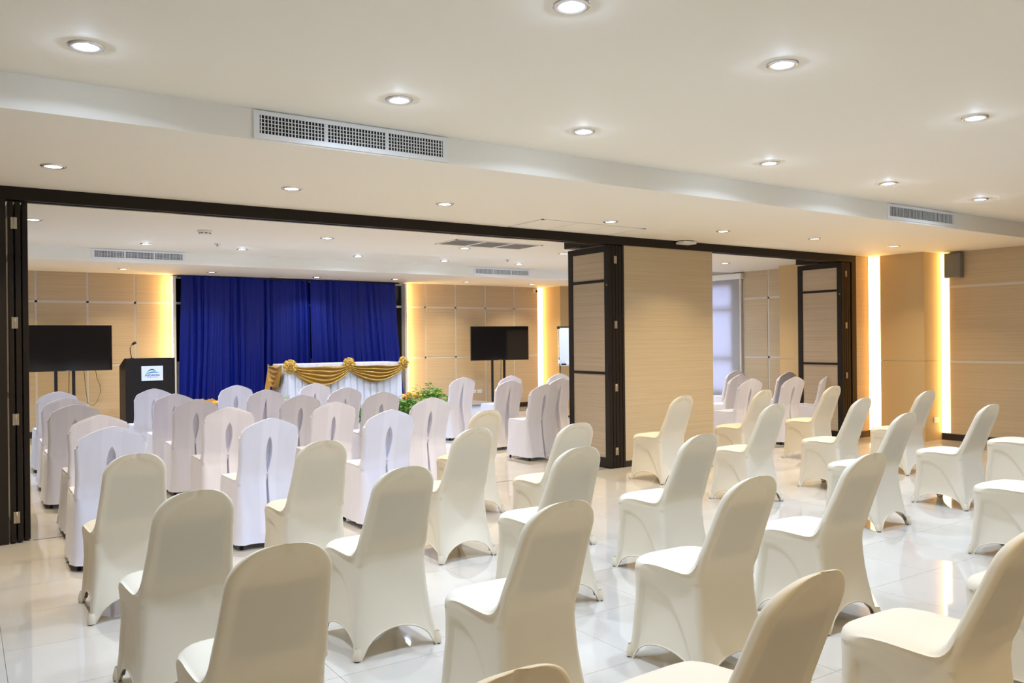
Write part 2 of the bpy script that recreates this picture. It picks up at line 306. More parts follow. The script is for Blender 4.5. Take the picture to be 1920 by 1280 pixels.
box('bottom_rail', XR - .058, XR - .040, 9.80, 12.26, .30, .335, M['white'], bl, bl.location, .004)
box('side_channel', XR - .06, XR - .02, 9.775, 9.80, .3, 2.5, M['frame'], bl, bl.location)

# ------------------------------------------------------------------ folding doors
dn = [0]
def leaf(x0, t, y0, label, wid=.72, handle=False, group=None, hinges=True):
    dn[0] += 1
    r = thing('door_%d' % dn[0], label, 'door', (x0 + t/2, y0, 0), kind='structure', group=group)
    L = r.location; y1 = y0 + wid; zb, zt = .012, 2.515
    box('stile', x0, x0 + t, y0, y0 + .082, zb, zt, M['dark'], r, L, .003); box('stile', x0, x0 + t, y1 - .085, y1, zb, zt, M['dark'], r, L, .003)
    for z0, z1 in ((zb, .12), (1.06, 1.09), (2.103, 2.135), (2.445, zt)): box('rail', x0, x0 + t, y0 + .082, y1 - .085, z0, z1, M['dark'], r, L)
    for z0, z1 in ((.12, 1.06), (1.09, 2.103), (2.135, 2.445)): box('panel', x0 + .008, x0 + t - .008, y0 + .082, y1 - .085, z0, z1, M['lamdoor'], r, L)
    if handle:
        h = box('pull_handle', x0 - .004, x0 + .002, y0 + .018, y0 + .048, 1.0, 1.18, M['black'], r, L, .002)
        MB(L).lathe([(.0, 0), (.008, 0), (.008, .004)], (0, 0, 0), 10)
        box('key_escutcheon', x0 - .004, x0 + .001, y0 + .03, y0 + .042, 2.06, 2.075, M['steel'], r, L, .001)
    if hinges:
        for z in (2.353, 1.621, .911, .192):
            h = box('hinge', x0 + t - .016, x0 + t + .003, y0 - .004, y0 + .001, z - .042, z + .042, M['steel'], r, L)
            h2 = box('hinge', x0 + t + .005, x0 + t + .024, y0 - .004, y0 + .001, z - .042, z + .042, M['steel'], r, L)
            MB(L).tube([(x0 + t + .004, y0 - .004, z - .042), (x0 + t + .004, y0 - .004, z + .042)], .004, 8).build('hinge_pin', M['steel'], h, True)
    return r
leaf(.298, .034, YP, 'dark folding door leaf nearest the left jamb seen edge-on'); leaf(.342, .035, YP, 'second dark folding door leaf, hinged to the jamb-side leaf', hinges=False); leaf(.388, .038, YP + .045, 'outer dark folding door leaf edge beside the opening and large screen', hinges=False)
leaf(6.048, .046, YP, 'dark-framed beige folding door leaf standing open beside partition wall', handle=True, hinges=False, wid=.74)
leaf(6.100, .042, YP, 'second folded door leaf in the stack by partition wall'); leaf(6.148, .042, YP, 'third folded door leaf in the stack by partition wall', hinges=False); leaf(6.196, .042, YP, 'fourth folded door leaf against the partition wall jamb', hinges=False)
leaf(10.365, .046, YP, 'dark-framed beige folding door leaf standing open near the lit column', handle=True, hinges=False, wid=.74)
leaf(10.418, .042, YP, 'second folded door leaf in the stack near the lit column'); leaf(10.468, .042, YP, 'third folded door leaf in stack near the lit column', hinges=False); leaf(10.518, .042, YP, 'fourth folded door leaf against the jamb near lit column', hinges=False)

# ------------------------------------------------------------------ light strips
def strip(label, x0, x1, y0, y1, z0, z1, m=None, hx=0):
    r = thing('light_strip', label, 'light strip', ((x0 + x1) / 2, (y0 + y1) / 2, z0)); box('diffuser', x0, x1, y0, y1, z0, z1, m or M['led'], r, r.location)  # default face emits the brightness of wall lit by hidden LEDs
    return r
r = strip('glowing warm strip for LED-lit wall behind the grey speaker', XR - .018, XR - .013, 6.118, 6.233, .10, ZL - .01); box('channel', XR - .013, XR - .001, 6.115, 6.234, .095, ZL - .004, M['frame'], r, r.location)
r = strip('glowing warm strip for LED-lit wall between door stack and beige column', 11.012, 11.40, YP - .002, YP + .003, .10, ZL - .01); box('channel', 11.005, 11.41, YP + .003, YP + .0195, .095, ZL - .004, M['frame'], r, r.location)
r = strip('glowing warm strip for LED-lit recess in far corner behind the television stand', 10.665, 10.80, YB - .024, YB - .019, .10, ZL - .01); box('channel', 10.662, 10.805, YB - .019, YB, .095, ZL - .004, M['frame'], r, r.location)
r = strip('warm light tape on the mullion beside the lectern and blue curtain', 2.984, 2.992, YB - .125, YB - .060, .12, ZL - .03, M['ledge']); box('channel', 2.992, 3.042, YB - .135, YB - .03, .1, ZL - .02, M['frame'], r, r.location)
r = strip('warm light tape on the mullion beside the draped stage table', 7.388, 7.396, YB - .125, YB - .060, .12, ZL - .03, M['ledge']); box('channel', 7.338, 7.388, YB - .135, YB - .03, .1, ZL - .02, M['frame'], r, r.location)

# ------------------------------------------------------------------ downlights
def make_light(label, group, warm, power, spill=0):
    r = thing('downlight', label, 'downlight', group=group)
    MB().lathe([(.052, -.001), (.054, -.008), (.066, -.009), (.076, -.005), (.078, 0)], seg=28).build('trim_ring', M['chrome'], r, True)
    MB().lathe([(.052, -.004), (.030, -.0045), (.001, -.0045)], seg=28).build('lens', M['warm' if warm else 'cool'], r, True)
    ld = bpy.data.lights.new('downlight_lamp', 'AREA'); ld.shape = 'DISK'; ld.size = .09; ld.energy = power; ld.color = C_WARM if warm else C_COOL; ld.spread = math.radians(112 if warm else 142)
    lo = link(bpy.data.objects.new('downlight_lamp', ld)); lo.parent = r; lo.location = (0, 0, -.012)
    if not warm:      # the domed lens also throws light sideways
        hd = bpy.data.lights.new('downlight_glow', 'POINT'); hd.shadow_soft_size = .006; hd.energy = P_HALO; hd.color = C_COOL
        ho = link(bpy.data.objects.new('downlight_glow', hd)); ho.parent = r; ho.location = (0, 0, -.016)
    if spill:
        sd_ = bpy.data.lights.new('downlight_spill', 'SPOT'); sd_.spot_size = math.radians(166); sd_.spot_blend = .12; sd_.shadow_soft_size = .035; sd_.energy = spill; sd_.color = C_COOL
        so = link(bpy.data.objects.new('downlight_spill', sd_)); so.parent = r; so.location = (0, 0, -.013)
    return r
NTH = ['nearest', 'second from', 'third from', 'fourth from', 'fifth from', 'sixth from', 'seventh from']
def lights(pts, z, label, group, warm, power, spill=0):
    p = make_light('x', group, warm, power, spill)
    order = sorted(pts, key=lambda q: -q[0])
    for k, q in enumerate(pts):
        o = p if k == 0 else copy_tree(p)
        o.location = (q[0], q[1], z); o['label'] = '%s, %s the speaker wall' % (label, NTH[order.index(q)])
lights([(x, 4.135) for x in (.484, 2.04, 3.353, 5.182, 6.774, 8.348)], ZU, 'cool recessed downlight beside the vented ceiling step', 'cool downlights in the front raised ceiling', False, P_COOL, P_SPILL)
lights([(x, 2.605) for x in (.49, 2.056, 3.37, 5.208, 6.79, 8.36)], ZU, 'cool recessed downlight in row farther from vented step', 'cool downlights in the front raised ceiling', False, P_COOL)
lights([(.516, 6.108), (2.095, 6.085), (3.434, 6.112), (5.355, 6.195), (6.906, 6.132), (8.39, 6.05), (9.998, 6.03)], ZL, 'warm recessed downlight before the dark header', 'warm downlights before the door header', True, P_WARM)
lights([(x, .45) for x in (.50, 2.06, 3.38, 5.24, 6.80, 8.36, 9.95)], ZL, 'added unseen warm downlight in the lowered ceiling behind the chairs', 'added warm downlights behind the last chair row', True, 14.0)  # assumed row out of view, added to warm the chair backs
lights([(.573, 8.79), (3.421, 8.78), (5.281, 8.90), (6.779, 8.81), (8.35, 8.78), (9.87, 8.73)], ZL, 'warm recessed downlight beyond the dark header', 'warm downlights beyond the door header', True, P_WARM)
lights([(.576, 11.83), (2.087, 11.885), (3.367, 11.915), (5.189, 12.02), (6.751, 12.05), (8.202, 11.96), (9.9, 11.95)], ZU, 'cool recessed downlight before the stage vents', 'cool downlights before the stage', False, P_BACK, P_SPILL)
lights([(x, 10.45) for x in (.58, 2.09, 3.37, 5.19, 6.75, 8.2, 9.9)], ZU, 'added unseen cool downlight behind the lowered ceiling edge', 'added cool downlights behind the lowered ceiling edge', False, P_BACK)  # unseen row added to brighten the stage hall, hidden by the ceiling drop
lights([(.55, 13.9), (2.109, 13.91), (3.433, 13.90), (5.313, 14.15), (6.756, 13.94), (8.313, 13.95), (9.916, 14.0)], ZL, 'warm recessed downlight along the stage wall', 'warm downlights along the stage wall', True, P_WARM)

# ------------------------------------------------------------------ ceiling fittings
def vent(label, x0, x1, y, z0, z1, nsec=3, horiz=True, fins=20):
    r = thing('air_vent', label, 'air vent', ((x0 + x1) / 2, y, z0)); L = r.location
    fx, fz = .034, .030
    fr = MB(L).box(x0, x1, y - .012, y + .001, z1 - fz * .8, z1).box(x0, x1, y - .012, y + .001, z0, z0 + fz).box(x0, x0 + fx, y - .012, y + .001, z0 + fz, z1 - fz * .8).box(x1 - fx, x1, y - .012, y + .001, z0 + fz, z1 - fz * .8).build('frame', M['vent'], r)
    box('backing', x0 + fx, x1 - fx, y - .0045, y - .0005, z0 + fz, z1 - fz * .8, M['ventdark'], r, L)
    a, b = x0 + fx, x1 - fx; w = (b - a) / nsec; zb, zt = z0 + fz, z1 - fz * .8
    for s in range(1, nsec): box('divider', a + s*w - .006, a + s*w + .006, y - .011, y - .003, zb, zt, M['vent'], r, L)
    for s in range(nsec):
        m = MB(L); q = fins
        for k in range(q): x = a + s*w + (k + .5) * w / q; m.box(x - .0027, x + .0027, y - .011, y - .005, zb, zt)
        tag(m.build('vertical_fins', M['vent'], r), kind='stuff')
    if horiz:
        m = MB(L)
        for k in range(1, 5): z = zb + (zt - zb) * k / 5; m.box(a, b, y - .0085, y - .0055, z - .002, z + .002)
        tag(m.build('horizontal_fins', M['vent'], r), kind='stuff')
    return r
vent('large white air vent with square grille on the ceiling step above the left doors', 1.408, 2.678, YS, 2.632, 2.792)
vent('white air vent with thin upright fins on ceiling step above lit column', 7.73, 9.0, YS, 2.640, 2.790, 1, False, 46)
vent('white air vent with grille above the television and lectern', 1.53, 2.765, YF, 2.650, 2.79)
vent('white air vent with grille above the television by whiteboard', 7.74, 8.975, YF, 2.650, 2.785)
def hatch(label, x0, x1, y0, y1, z, m, cat, n=3, gap=.035):
    r = thing('ceiling_hatch', label, cat, ((x0 + x1)/2, (y0 + y1)/2, z)); L = r.location; fz = .006
    MB(L).box(x0, x1, y0, y0 + .03, z - fz, z).box(x0, x1, y1 - .03, y1, z - fz, z).box(x0, x0 + .03, y0, y1, z - fz, z).box(x1 - .03, x1, y0, y1, z - fz, z).build('frame', M['vent'], r)
    box('backing', x0 + .03, x1 - .03, y0 + .03, y1 - .03, z - .0015, z - .0003, M['ventdark'], r, L)
    w = (x1 - x0 - .06) / n
    for k in range(n): box('panel', x0 + .03 + k*w + gap/8, x0 + .03 + (k+1)*w - gap/8, y0 + .034, y1 - .034, z - .005, z - .0012, m, r, L)
    if m is M['greyfil']:
        for k in range(1, n): box('divider', x0 + .03 + k*w - .02, x0 + .03 + k*w + .02, y0 + .03, y1 - .03, z - .007, z - .0015, M['vent'], r, L)
    return r
hatch('cream three-panel access hatch in ceiling before the dark header', 4.67, 6.02, 6.40, 7.0, ZL, M['paint'], 'ceiling hatch')
hatch('grey three-panel return air grille in ceiling beyond the dark header', 4.73, 5.96, 8.16, 8.68, ZL, M['greyfil'], 'ceiling grille')
hatch('thin slot diffuser in the ceiling above the blue curtain', 4.6, 5.9, 14.42, 14.52, ZL, M['paint'], 'ceiling slot', 1)
sd = thing('smoke_detector', 'small round smoke detector with slots on the lowered ceiling', 'smoke detector', (2.111, 8.81, ZL))
MB().lathe([(.075, 0), (.075, -.012), (.06, -.022)], seg=24).build('base', M['white'], sd, True); MB().lathe([(.058, -.021), (.052, -.034), (.03, -.042), (.001, -.043)], seg=24).build('sensor_head', M['white'], sd, True)
for k in range(8): a = k * PI / 4; MB().box(-.012, .012, -.003, .003, -.033, -.026).build('slot', M['ventdark'], sd).matrix_local = Matrix.Rotation(a, 4, 'Z') @ Matrix.Translation((0, .0545, 0))
for x, y, lb in ((2.515, 10.03, 'tiny ceiling sprinkler at the ceiling edge above left chairs'), (6.578, 10.0, 'tiny ceiling sprinkler at the ceiling edge near the television')):
    r = thing('ceiling_sprinkler', lb, 'sprinkler', (x, y - .12, ZL)); MB().lathe([(.035, 0), (.035, -.004), (.012, -.008), (.008, -.025)], seg=16).build('escutcheon', M['chrome'], r, True); MB().lathe([(.001, -.024), (.018, -.025), (.018, -.028), (.001, -.029)], seg=16).build('deflector', M['chrome'], r, True)
ap = thing('wireless_router', 'flat white wireless router box mounted on the dark header', 'router', (7.205, YP - .07, 2.578)); L = ap.location
box('body', 7.10, 7.31, YP - .14, YP + .0, 2.580, 2.612, M['white'], ap, L, .008); box('mount', 7.14, 7.27, YP - .11, YP - .03, 2.610, ZL, M['black'], ap, L); box('indicator', 7.24, 7.246, YP - .1415, YP - .139, 2.594, 2.598, M['leafg'], ap, L)
sp = thing('wall_speaker', 'dark grey box speaker high on the wall over a light strip', 'speaker', (11.43, 6.02, 2.262))
MB().box(-.05, .05, -.112, .112, 0, .34).build('cabinet', M['grey'], sp, bevel=.006); box('grille', -.056, -.048, -.104, .104, .010, .330, M['grey'], sp, bevel=.003); box('badge', -.059, -.055, -.018, .018, .168, .174, M['chrome'], sp); box('bracket', .045, .058, -.04, .04, .10, .24, M['black'], sp)
cc = thing('security_camera', 'small white security camera with black lens under ceiling corner', 'camera', (10.52, 14.72, 2.54))
MB().tube([(0, -.05, -.012), (0, .05, .012)], .038, 16).build('body', M['white'], cc, True); MB().tube([(0, -.054, -.013), (0, -.048, -.012)], .028, 16).build('lens', M['rubber'], cc, True); MB().tube([(0, .03, .02), (0, .06, .075)], .012, 8).build('bracket', M['white'], cc, True); MB().lathe([(.035, .082), (.035, .074), (.01, .072)], (0, .06, 0)).build('base', M['white'], cc, True)

# ------------------------------------------------------------------ sockets
def socket(label, loc, rz, w=.115):
    r = thing('wall_socket', label, 'socket', loc, rz); MB().box(-w/2, w/2, -.010, 0, -.036, .036).build('plate', M['white'], r, bevel=.004)
    for x in (-.025, .025):
        for dx in (-.007, .007): box('slot', x + dx - .002, x + dx + .002, -.0108, -.0098, -.008, .008, M['rubber'], r)
    return r
socket('white double socket low on the column beside light strip', (11.33, 6.2335, .285), 0)
socket('white double socket on back wall nearer the television poles', (9.13, YB - .0125, .385), 0); socket('white double socket on back wall nearer the plants', (8.985, YB - .0125, .385), 0)

# ------------------------------------------------------------------ chairs
def ring(yf, zf, yr, zr, wf, wr, r, nW, nS, nC, rearx=None):
    """closed loop: rear edge (-x to +x), right side to front, front edge, left side; point, kind and parameter"""
    L = math.hypot(yf - yr, zf - zr); rr, rf = r if isinstance(r, tuple) else (r, r)
    rr = min(rr, L * .48, wr * .9); rf = min(rf, L * .48, wf * .9)
    def P(x, t): f = t / L; return Vector((x, yr + (yf - yr) * f, zr + (zf - zr) * f))
    def C(x, t, kd, u): return (P(x, t), kd, u)
    A = [PI/2 * k / nC for k in range(1, nC)]; pts = []
    for k in range(nW):
        u = -1 + 2 * k / (nW - 1); pts.append(C(rearx[k] if rearx else u * (wr - rr), 0, 'R', u))
    for a in A: pts.append(C(wr - rr + rr * math.sin(a), rr - rr * math.cos(a), 'c', 1))
    for k in range(nS): t = k / (nS - 1); tt = rr + (L - rr - rf) * t; pts.append(C(wr + (wf - wr) * t, tt, 'S', t))
    for a in A: pts.append(C(wf - rf + rf * math.cos(a), L - rf + rf * math.sin(a), 'c', 1))
    for k in range(nW): u = 1 - 2 * k / (nW - 1); pts.append(C(u * (wf - rf), L, 'F', u))
    for a in A: pts.append(C(-(wf - rf + rf * math.sin(a)), L - rf + rf * math.cos(a), 'c', -1))
    for k in range(nS): t = 1 - k / (nS - 1); tt = rr + (L - rr - rf) * t; pts.append(C(-(wr + (wf - wr) * t), tt, 'S', -t - 1e-9))
    for a in A: pts.append(C(-(wr - rr + rr * math.cos(a)), rr - rr * math.sin(a), 'c', -1))
    return pts
def lerp_tab(tab, x):
    for (a, va), (b, vb) in zip(tab, tab[1:]):
        if x <= b: t = (x - a) / (b - a) if b > a else 0; t = max(0, min(1, t)); return va + (vb - va) * t
    return tab[-1][1]
def sm(t): t = max(0, min(1, t)); return t * t * (3 - 2 * t)
def cap_top(m, n0, cnt, nW, nC, nS):
    """bridge rear edge and front edge of the last ring"""
    f0 = nW + (nC - 1) + nS + (nC - 1)
    for k in range(nW - 1): m.f.append((n0 + k, n0 + k + 1, n0 + f0 + nW - 2 - k, n0 + f0 + nW - 1 - k))
    right = list(range(n0 + nW - 1, n0 + f0 + 1)); m.f.append(tuple(right)); left = list(range(n0 + f0 + nW - 1, n0 + cnt)) + [n0]; m.f.append(tuple(left))
SPZ, SPY = .887, -.340
def back_w(z):
    w = lerp_tab([(.50, .178), (.56, .172), (.64, .164), (.72, .158), (.77, .155), (1, .155)], z); t = SPZ - z; R = .120
    if t < R: w = w - R + math.sqrt(max(0, R*R - (R - max(0, t)) ** 2))
    return w
def spandex_mesh():
    nW, nS, nC = 21, 31, 5; rows = []; spec = []; NS = 24; ZT = .415
    for k in range(NS):
        z = ZT * k / (NS - 1)
        yf = lerp_tab([(0, .252), (.12, .244), (.27, .241), (.36, .245), (.415, .252)], z)
        yr = lerp_tab([(0, -.228), (.06, -.214), (.12, -.202), (.20, -.187), (.28, -.175), (.36, -.168), (.415, -.166)], z)
        wf = lerp_tab([(0, .215), (.12, .205), (.27, .198), (.36, .202), (.415, .209)], z)
        wr = lerp_tab([(0, .214), (.06, .205), (.12, .197), (.20, .188), (.28, .182), (.36, .179), (.415, .178)], z)
        spec.append((yf, z, yr, z, wf, wr, (lerp_tab([(0, .02), (.42, .034)], z), lerp_tab([(0, .02), (.2, .035), (.36, .065), (.42, .085)], z))))
    seat = [(.254, .430, .425), (.250, .445, .430), (.240, .457, .434), (.222, .466, .437), (.19, .473, .440), (.14, .478, .444), (.08, .479, .448), (.02, .477, .452), (-.03, .475, .456), (-.065, .476, .461), (-.092, .481, .467), (-.113, .492, .477), (-.130, .510, .492), (-.143, .535, .515)]
    for i, (yf, zf, zr) in enumerate(seat):
        k = i / (len(seat) - 1); yr = lerp_tab([(.42, -.166), (.46, -.170), (.515, -.190)], zr); wr = lerp_tab([(.42, .178), (.515, .177)], zr)
        spec.append((yf, zf, yr, zr, lerp_tab([(0, .210), (.45, .208), (.8, .190), (1, .177)], k), wr, (.030, lerp_tab([(0, .088), (.4, .085), (1, .028)], k))))
    NB = len(spec)
    for z in (.55, .58, .61, .64, .67, .70, .73, .755, .775, .793, .81, .825, .838, .85, .86, .868, .875, .881, .885, .887):
        yr = -.190 - (z - .515) * .435; th = .050 if z < .80 else .050 - .026 * ((z - .80) / .087) ** 2
        w = max(.03, back_w(z)); spec.append((yr + th, z - .006, yr, z, w, w, (.020, .020)))
    m = MB(); bottom = []
    for si, (yf, zf, yr, zr, wf, wr, r) in enumerate(spec):
        pts = ring(yf, zf, yr, zr, wf, wr, r, nW, nS, nC); row = []
        for p, kd, u in pts:
            p = p.copy()
            if si < NS:      # taut skirt: arches cut out between the feet, walls sagging inwards
                au = abs(u) if kd != 'S' else abs(2 * abs(u) - 1)
                arch = 0 if kd == 'c' else (.125 if kd != 'S' else .105) * math.sqrt(max(0, 1 - (au / .93) ** 2))
                v = zr / ZT; p.z = arch + (ZT - arch) * v
                sag = (1 - au ** 2) * .018 * math.sin(PI * min(1, .25 + v * .75)) if kd != 'c' else 0
                if kd == 'R': p.y += sag * .8
                elif kd == 'F': p.y -= sag
                elif kd == 'S':
                    a_ = abs(u); zt = .372 * (1 - abs((.90 - a_) / .88) ** 2.6)      # stitched side panel set in below a D shaped seam
                    p.x -= math.copysign(sag * .7 + .013 * sm((zt - p.z) / .020) * sm((.985 - a_) / .05), p.x)
            else:
                if si < NB and kd != 'R': p.z -= .020 * max(0, (abs(p.x) / wf)) ** 4 * {'F': 1, 'c': .9, 'S': .5}[kd]
                if kd == 'R' and si >= NS + 10:
                    p.y += .009 * sm((back_w(min(SPZ, zr + .034)) - .020 - abs(p.x)) / .010) * sm((si - NS - 9) / 6)
            row.append(p)
        rows.append(row)
        if si == 0: bottom = [q.copy() for q in row]
    n0 = len(m.v); cnt = len(rows[0]); m.grid(rows, True); cap_top(m, n0 + (len(rows) - 1) * cnt, cnt, nW, nC, nS)
    return m, bottom
def make_spandex():
    r = thing('banquet_chair', 'x', 'chair'); m, bot = spandex_mesh()
    m.build('stretch_cover', M['ivory'], r, True)
    MB().tube(bot, .0042, 6, closed=True).build('hem', M['ivory'], r, True)
    MB().box(-.15, .15, -.12, .21, .40, .455).build('seat_pad', M['pad'], r, bevel=.02)
    bp = MB(); bp.box(-.125, .125, -.008, .010, .0, .265); o = bp.build('back_pad', M['pad'], r, bevel=.006); o.matrix_local = Matrix.Translation((0, -.172, .53)) @ Matrix.Rotation(math.atan(.435), 4, 'X')
    for x in (-.205, .205):
        for y in (-.216, .240):
            MB().lathe([(.019, .006), (.021, .016), (.019, .034), (.012, .06)], (x, y, 0), 14).build('foot_pocket', M['ivory'], r, True)
            MB().lathe([(.001, .0), (.014, .0), (.016, .008), (.012, .012)], (x, y, 0), 12).build('foot_cap', M['rubber'], r, True)
            MB().tube([(x * .92, y * .92, .03), (x * .66, y * .52, .40)], .011, 8).build('leg', M['bronze'], r, True)
    return r
STZ, STY = .924, -.31
def satin_mesh(var):
    nW, nS, nC = 25, 11, 4; spec = []
    rnd = random.Random(var + 3)
    for z in (.04, .07, .11, .16, .21, .26, .31, .36, .40, .43, .455):
        v = (z - .04) / .415; spec.append((.285 - .03 * v ** .6, z, -.262 + .060 * v ** .7, z, .232 - .022 * v ** .6, .226 - .020 * v ** .6, .05 - .02 * v))
    for yf, zf, zr in ((.25, .470, .458), (.240, .478, .460), (.18, .481, .463), (.10, .481, .466), (.02, .480, .469), (-.06, .480, .472), (-.10, .483, .476), (-.125, .492, .485), (-.138, .51, .50), (-.145, .535, .525)):
        spec.append((yf, zf, lerp_tab([(.45, -.202), (.53, -.206)], zr), zr, .205, .206, .022))
    zs = [.555, .585, .615, .645, .675, .705, .735, .765, .79]
    for z in zs: th = .058; yr = -.206 - (z - .525) * .27; spec.append((yr + th, z, yr, z, lerp_tab([(.5, .203), (.62, .203), (.79, .214)], z),) * 1 + (lerp_tab([(.5, .203), (.62, .203), (.79, .214)], z), .024))
    nbody = len(spec); tops = [.22, .42, .6, .75, .87, .95, 1.0]
    for k in tops: spec.append(('T', k))
    def crown(x):
        a = min(1, abs(x) / .214); z = STZ - .062 * (a / .82) ** 1.5 if a < .82 else STZ - .062 - .075 * ((a - .82) / .18) ** 2
        return z
    def slit(z):
        if var == 1:      # cover gaping open all the way down below the slit point
            t = (.80 - z) / .62
            return (.052 * max(0, t) ** .8 if t < 1 else .052 * max(.25, 1 - (t - 1) * 3), .05) if t > 0 else (.0005, 0)
        off = {0: 1.0, 2: .75}[var]
        if .525 < z < .79:
            t = (.79 - z) / .265; return (off * .026 * math.sin(PI * t ** .75) + .001, .055 * math.sin(PI * min(1, max(0, t))) ** .3)
        if z <= .51: t = (.51 - z) / .47; return (.005 + .008 * t, .045 * sm(t * 6))
        return (.0008, 0)
    m = MB(); rows = []; hem = []
    for si, s in enumerate(spec):
        top = s[0] == 'T'
        if top: k = s[1]; z = .79; th = .058 * (1 - .72 * k ** 3); yr = -.206 - (.79 - .525) * .27; s5 = (yr + th, z, yr, z, .214, .214, .024)
        else: s5 = s
        yf, zf, yr, zr, wf, wr, r = s5
        r0 = min(r, (math.hypot(yf - yr, zf - zr)) * .48); lw, dp = slit(zr) if not top else (.0005, 0)
        half = [lw, lw + .002] ; rest_ = [lw + .002 + (wr - r0 - lw - .002) * (j / 10) for j in range(1, 11)]
        posx = half + rest_; rx = [-x for x in posx[::-1]] + [0] + posx
        pts = ring(yf, zf, yr, zr, wf, wr, r, nW, nS, nC, rx); row = []
        for pi, (p, kd, u) in enumerate(pts):
            p = p.copy()
            if kd == 'R' and abs(p.x) <= lw + .0005 and dp: p.y += dp
            if top:
                k = s[1]; c = crown(p.x); p.z = .79 + (c - .79) * k; p.y -= (p.z - .79) * .27
                p.z = max(p.z, .79 - .02)
                if kd in ('S', 'c'): p.x *= 1 - .05 * k ** 2
            # fabric wrinkles
            amp = .0055 if zr > .5 else .009
            nv = noise.noise(Vector((p.x * 9 + var * 7, p.y * 9, p.z * 4 + var))) + .5 * noise.noise(Vector((p.x * 22, p.y * 22 + var * 3, p.z * 9)))
            if kd in ('R', 'F') and not (top and s[1] > .9): p.y += amp * nv
            elif kd == 'S': p.x += math.copysign(amp * nv, p.x)
            if si < 9:
                w_ = (1 - (zr - .04) / .4)
                ph = math.sin(p.x * 31 + var) if kd != 'S' else math.sin(p.y * 29 + var * 2)
                if kd == 'R': p.y -= .012 * w_ * ph
                elif kd == 'F': p.y += .010 * w_ * ph
                elif kd == 'S': p.x += math.copysign(.012 * w_ * ph, p.x)
            row.append(p)
        rows.append(row)
    n0 = len(m.v); cnt = len(rows[0]); m.grid(rows, True); cap_top(m, n0 + (len(rows) - 1) * cnt, cnt, nW, nC, nS)
    return m
def make_satin(var):
    r = thing('banquet_chair', 'x', 'chair'); satin_mesh(var).build('satin_cover', M['satin'], r, True).data.set_sharp_from_angle(angle=math.radians(55))
    if var != 1: MB().lathe([(.001, 0), (.007, .002), (.008, .006), (.001, .009)], (0, 0, 0), 10).build('button', M['satin'], r, True).matrix_local = Matrix.Translation((0, -.208, .518)) @ Matrix.Rotation(PI/2, 4, 'X')
    for x in (-.19, .19):
        for y in (-.205, .225): MB().tube([(x, y, 0), (x * .97, y * .97, .20)], [.013, .014], 10).build('leg', M['rubber'], r, True)
    return r
ORD = ['first', 'second', 'third', 'fourth', 'fifth']
chair_pts = []
# --- ivory stretch-covered chairs: (pixel of the back's top, or plan position), row, seat from the aisle, block
IV = [((258, 851), 1, 4, 'L'), ((612, 826), 1, 3, 'L'), ((893, 803), 1, 2, 'L'), ((1088, 793), 1, 1, 'L'),
      ((370, 920), 2, 4, 'L'), ((767, 875), 2, 3, 'L'), ((1095, 838), 2, 2, 'L'), ((1321, 814), 2, 1, 'L'),
      ((543, 1020), 3, 4, 'L'), ((1065, 940), 3, 3, 'L'), ((1426, 893), 3, 2, 'L'), ((1640, 850), 3, 1, 'L'),
      ((970, 1257), 4, 4, 'L'), ((1535, 1075), 4, 3, 'L'), ((1960, 985), 4, 2, 'L'), ('p', 3.62, 1.20, 4, 1, 'L'),
      ((1284, 742), 1, 1, 'R'), ((1435, 731), 1, 2, 'R'), ((1566, 723.6), 1, 3, 'R'), ((1457.6, 757), 2, 1, 'R'), ((1621, 746), 2, 2, 'R'), ((1744, 732.5), 2, 3, 'R'),
      ((1703, 774), 3, 1, 'R'), ((1863, 757.7), 3, 2, 'R'), ('p', 8.33, 3.42, 3, 3, 'R'), ('p', 5.80, 2.27, 4, 1, 'R'), ((917, 769), 0, 1, 'X')]
proto = make_spandex(); first = True
for e in IV:
    if e[0] == 'p': x, y = e[1], e[2]; row, seat, blk = e[3:]
    else: q = on_z(e[0][0], e[0][1], SPZ - .004); x, y = q.x, q.y; row, seat, blk = e[1:]
    o = proto if first else copy_tree(proto); first = False
    o.location = (x, y - SPY, 0); o.rotation_euler = (0, 0, math.radians(random.uniform(-2.2, 2.2)))
    if blk == 'L': lb = 'ivory stretch-covered chair, %s row behind the satin-covered chairs, %s seat from the aisle' % (ORD[row-1], ORD[seat-1])
    elif blk == 'R': lb = 'ivory stretch-covered chair in the block near lit column, %s row back, %s seat from aisle' % (ORD[row-1], ORD[seat-1])
    else: lb = 'ivory stretch-covered chair ending a row of satin-covered chairs beside the aisle'
    tag(o, lb, 'chair', 'ivory stretch-covered chairs')
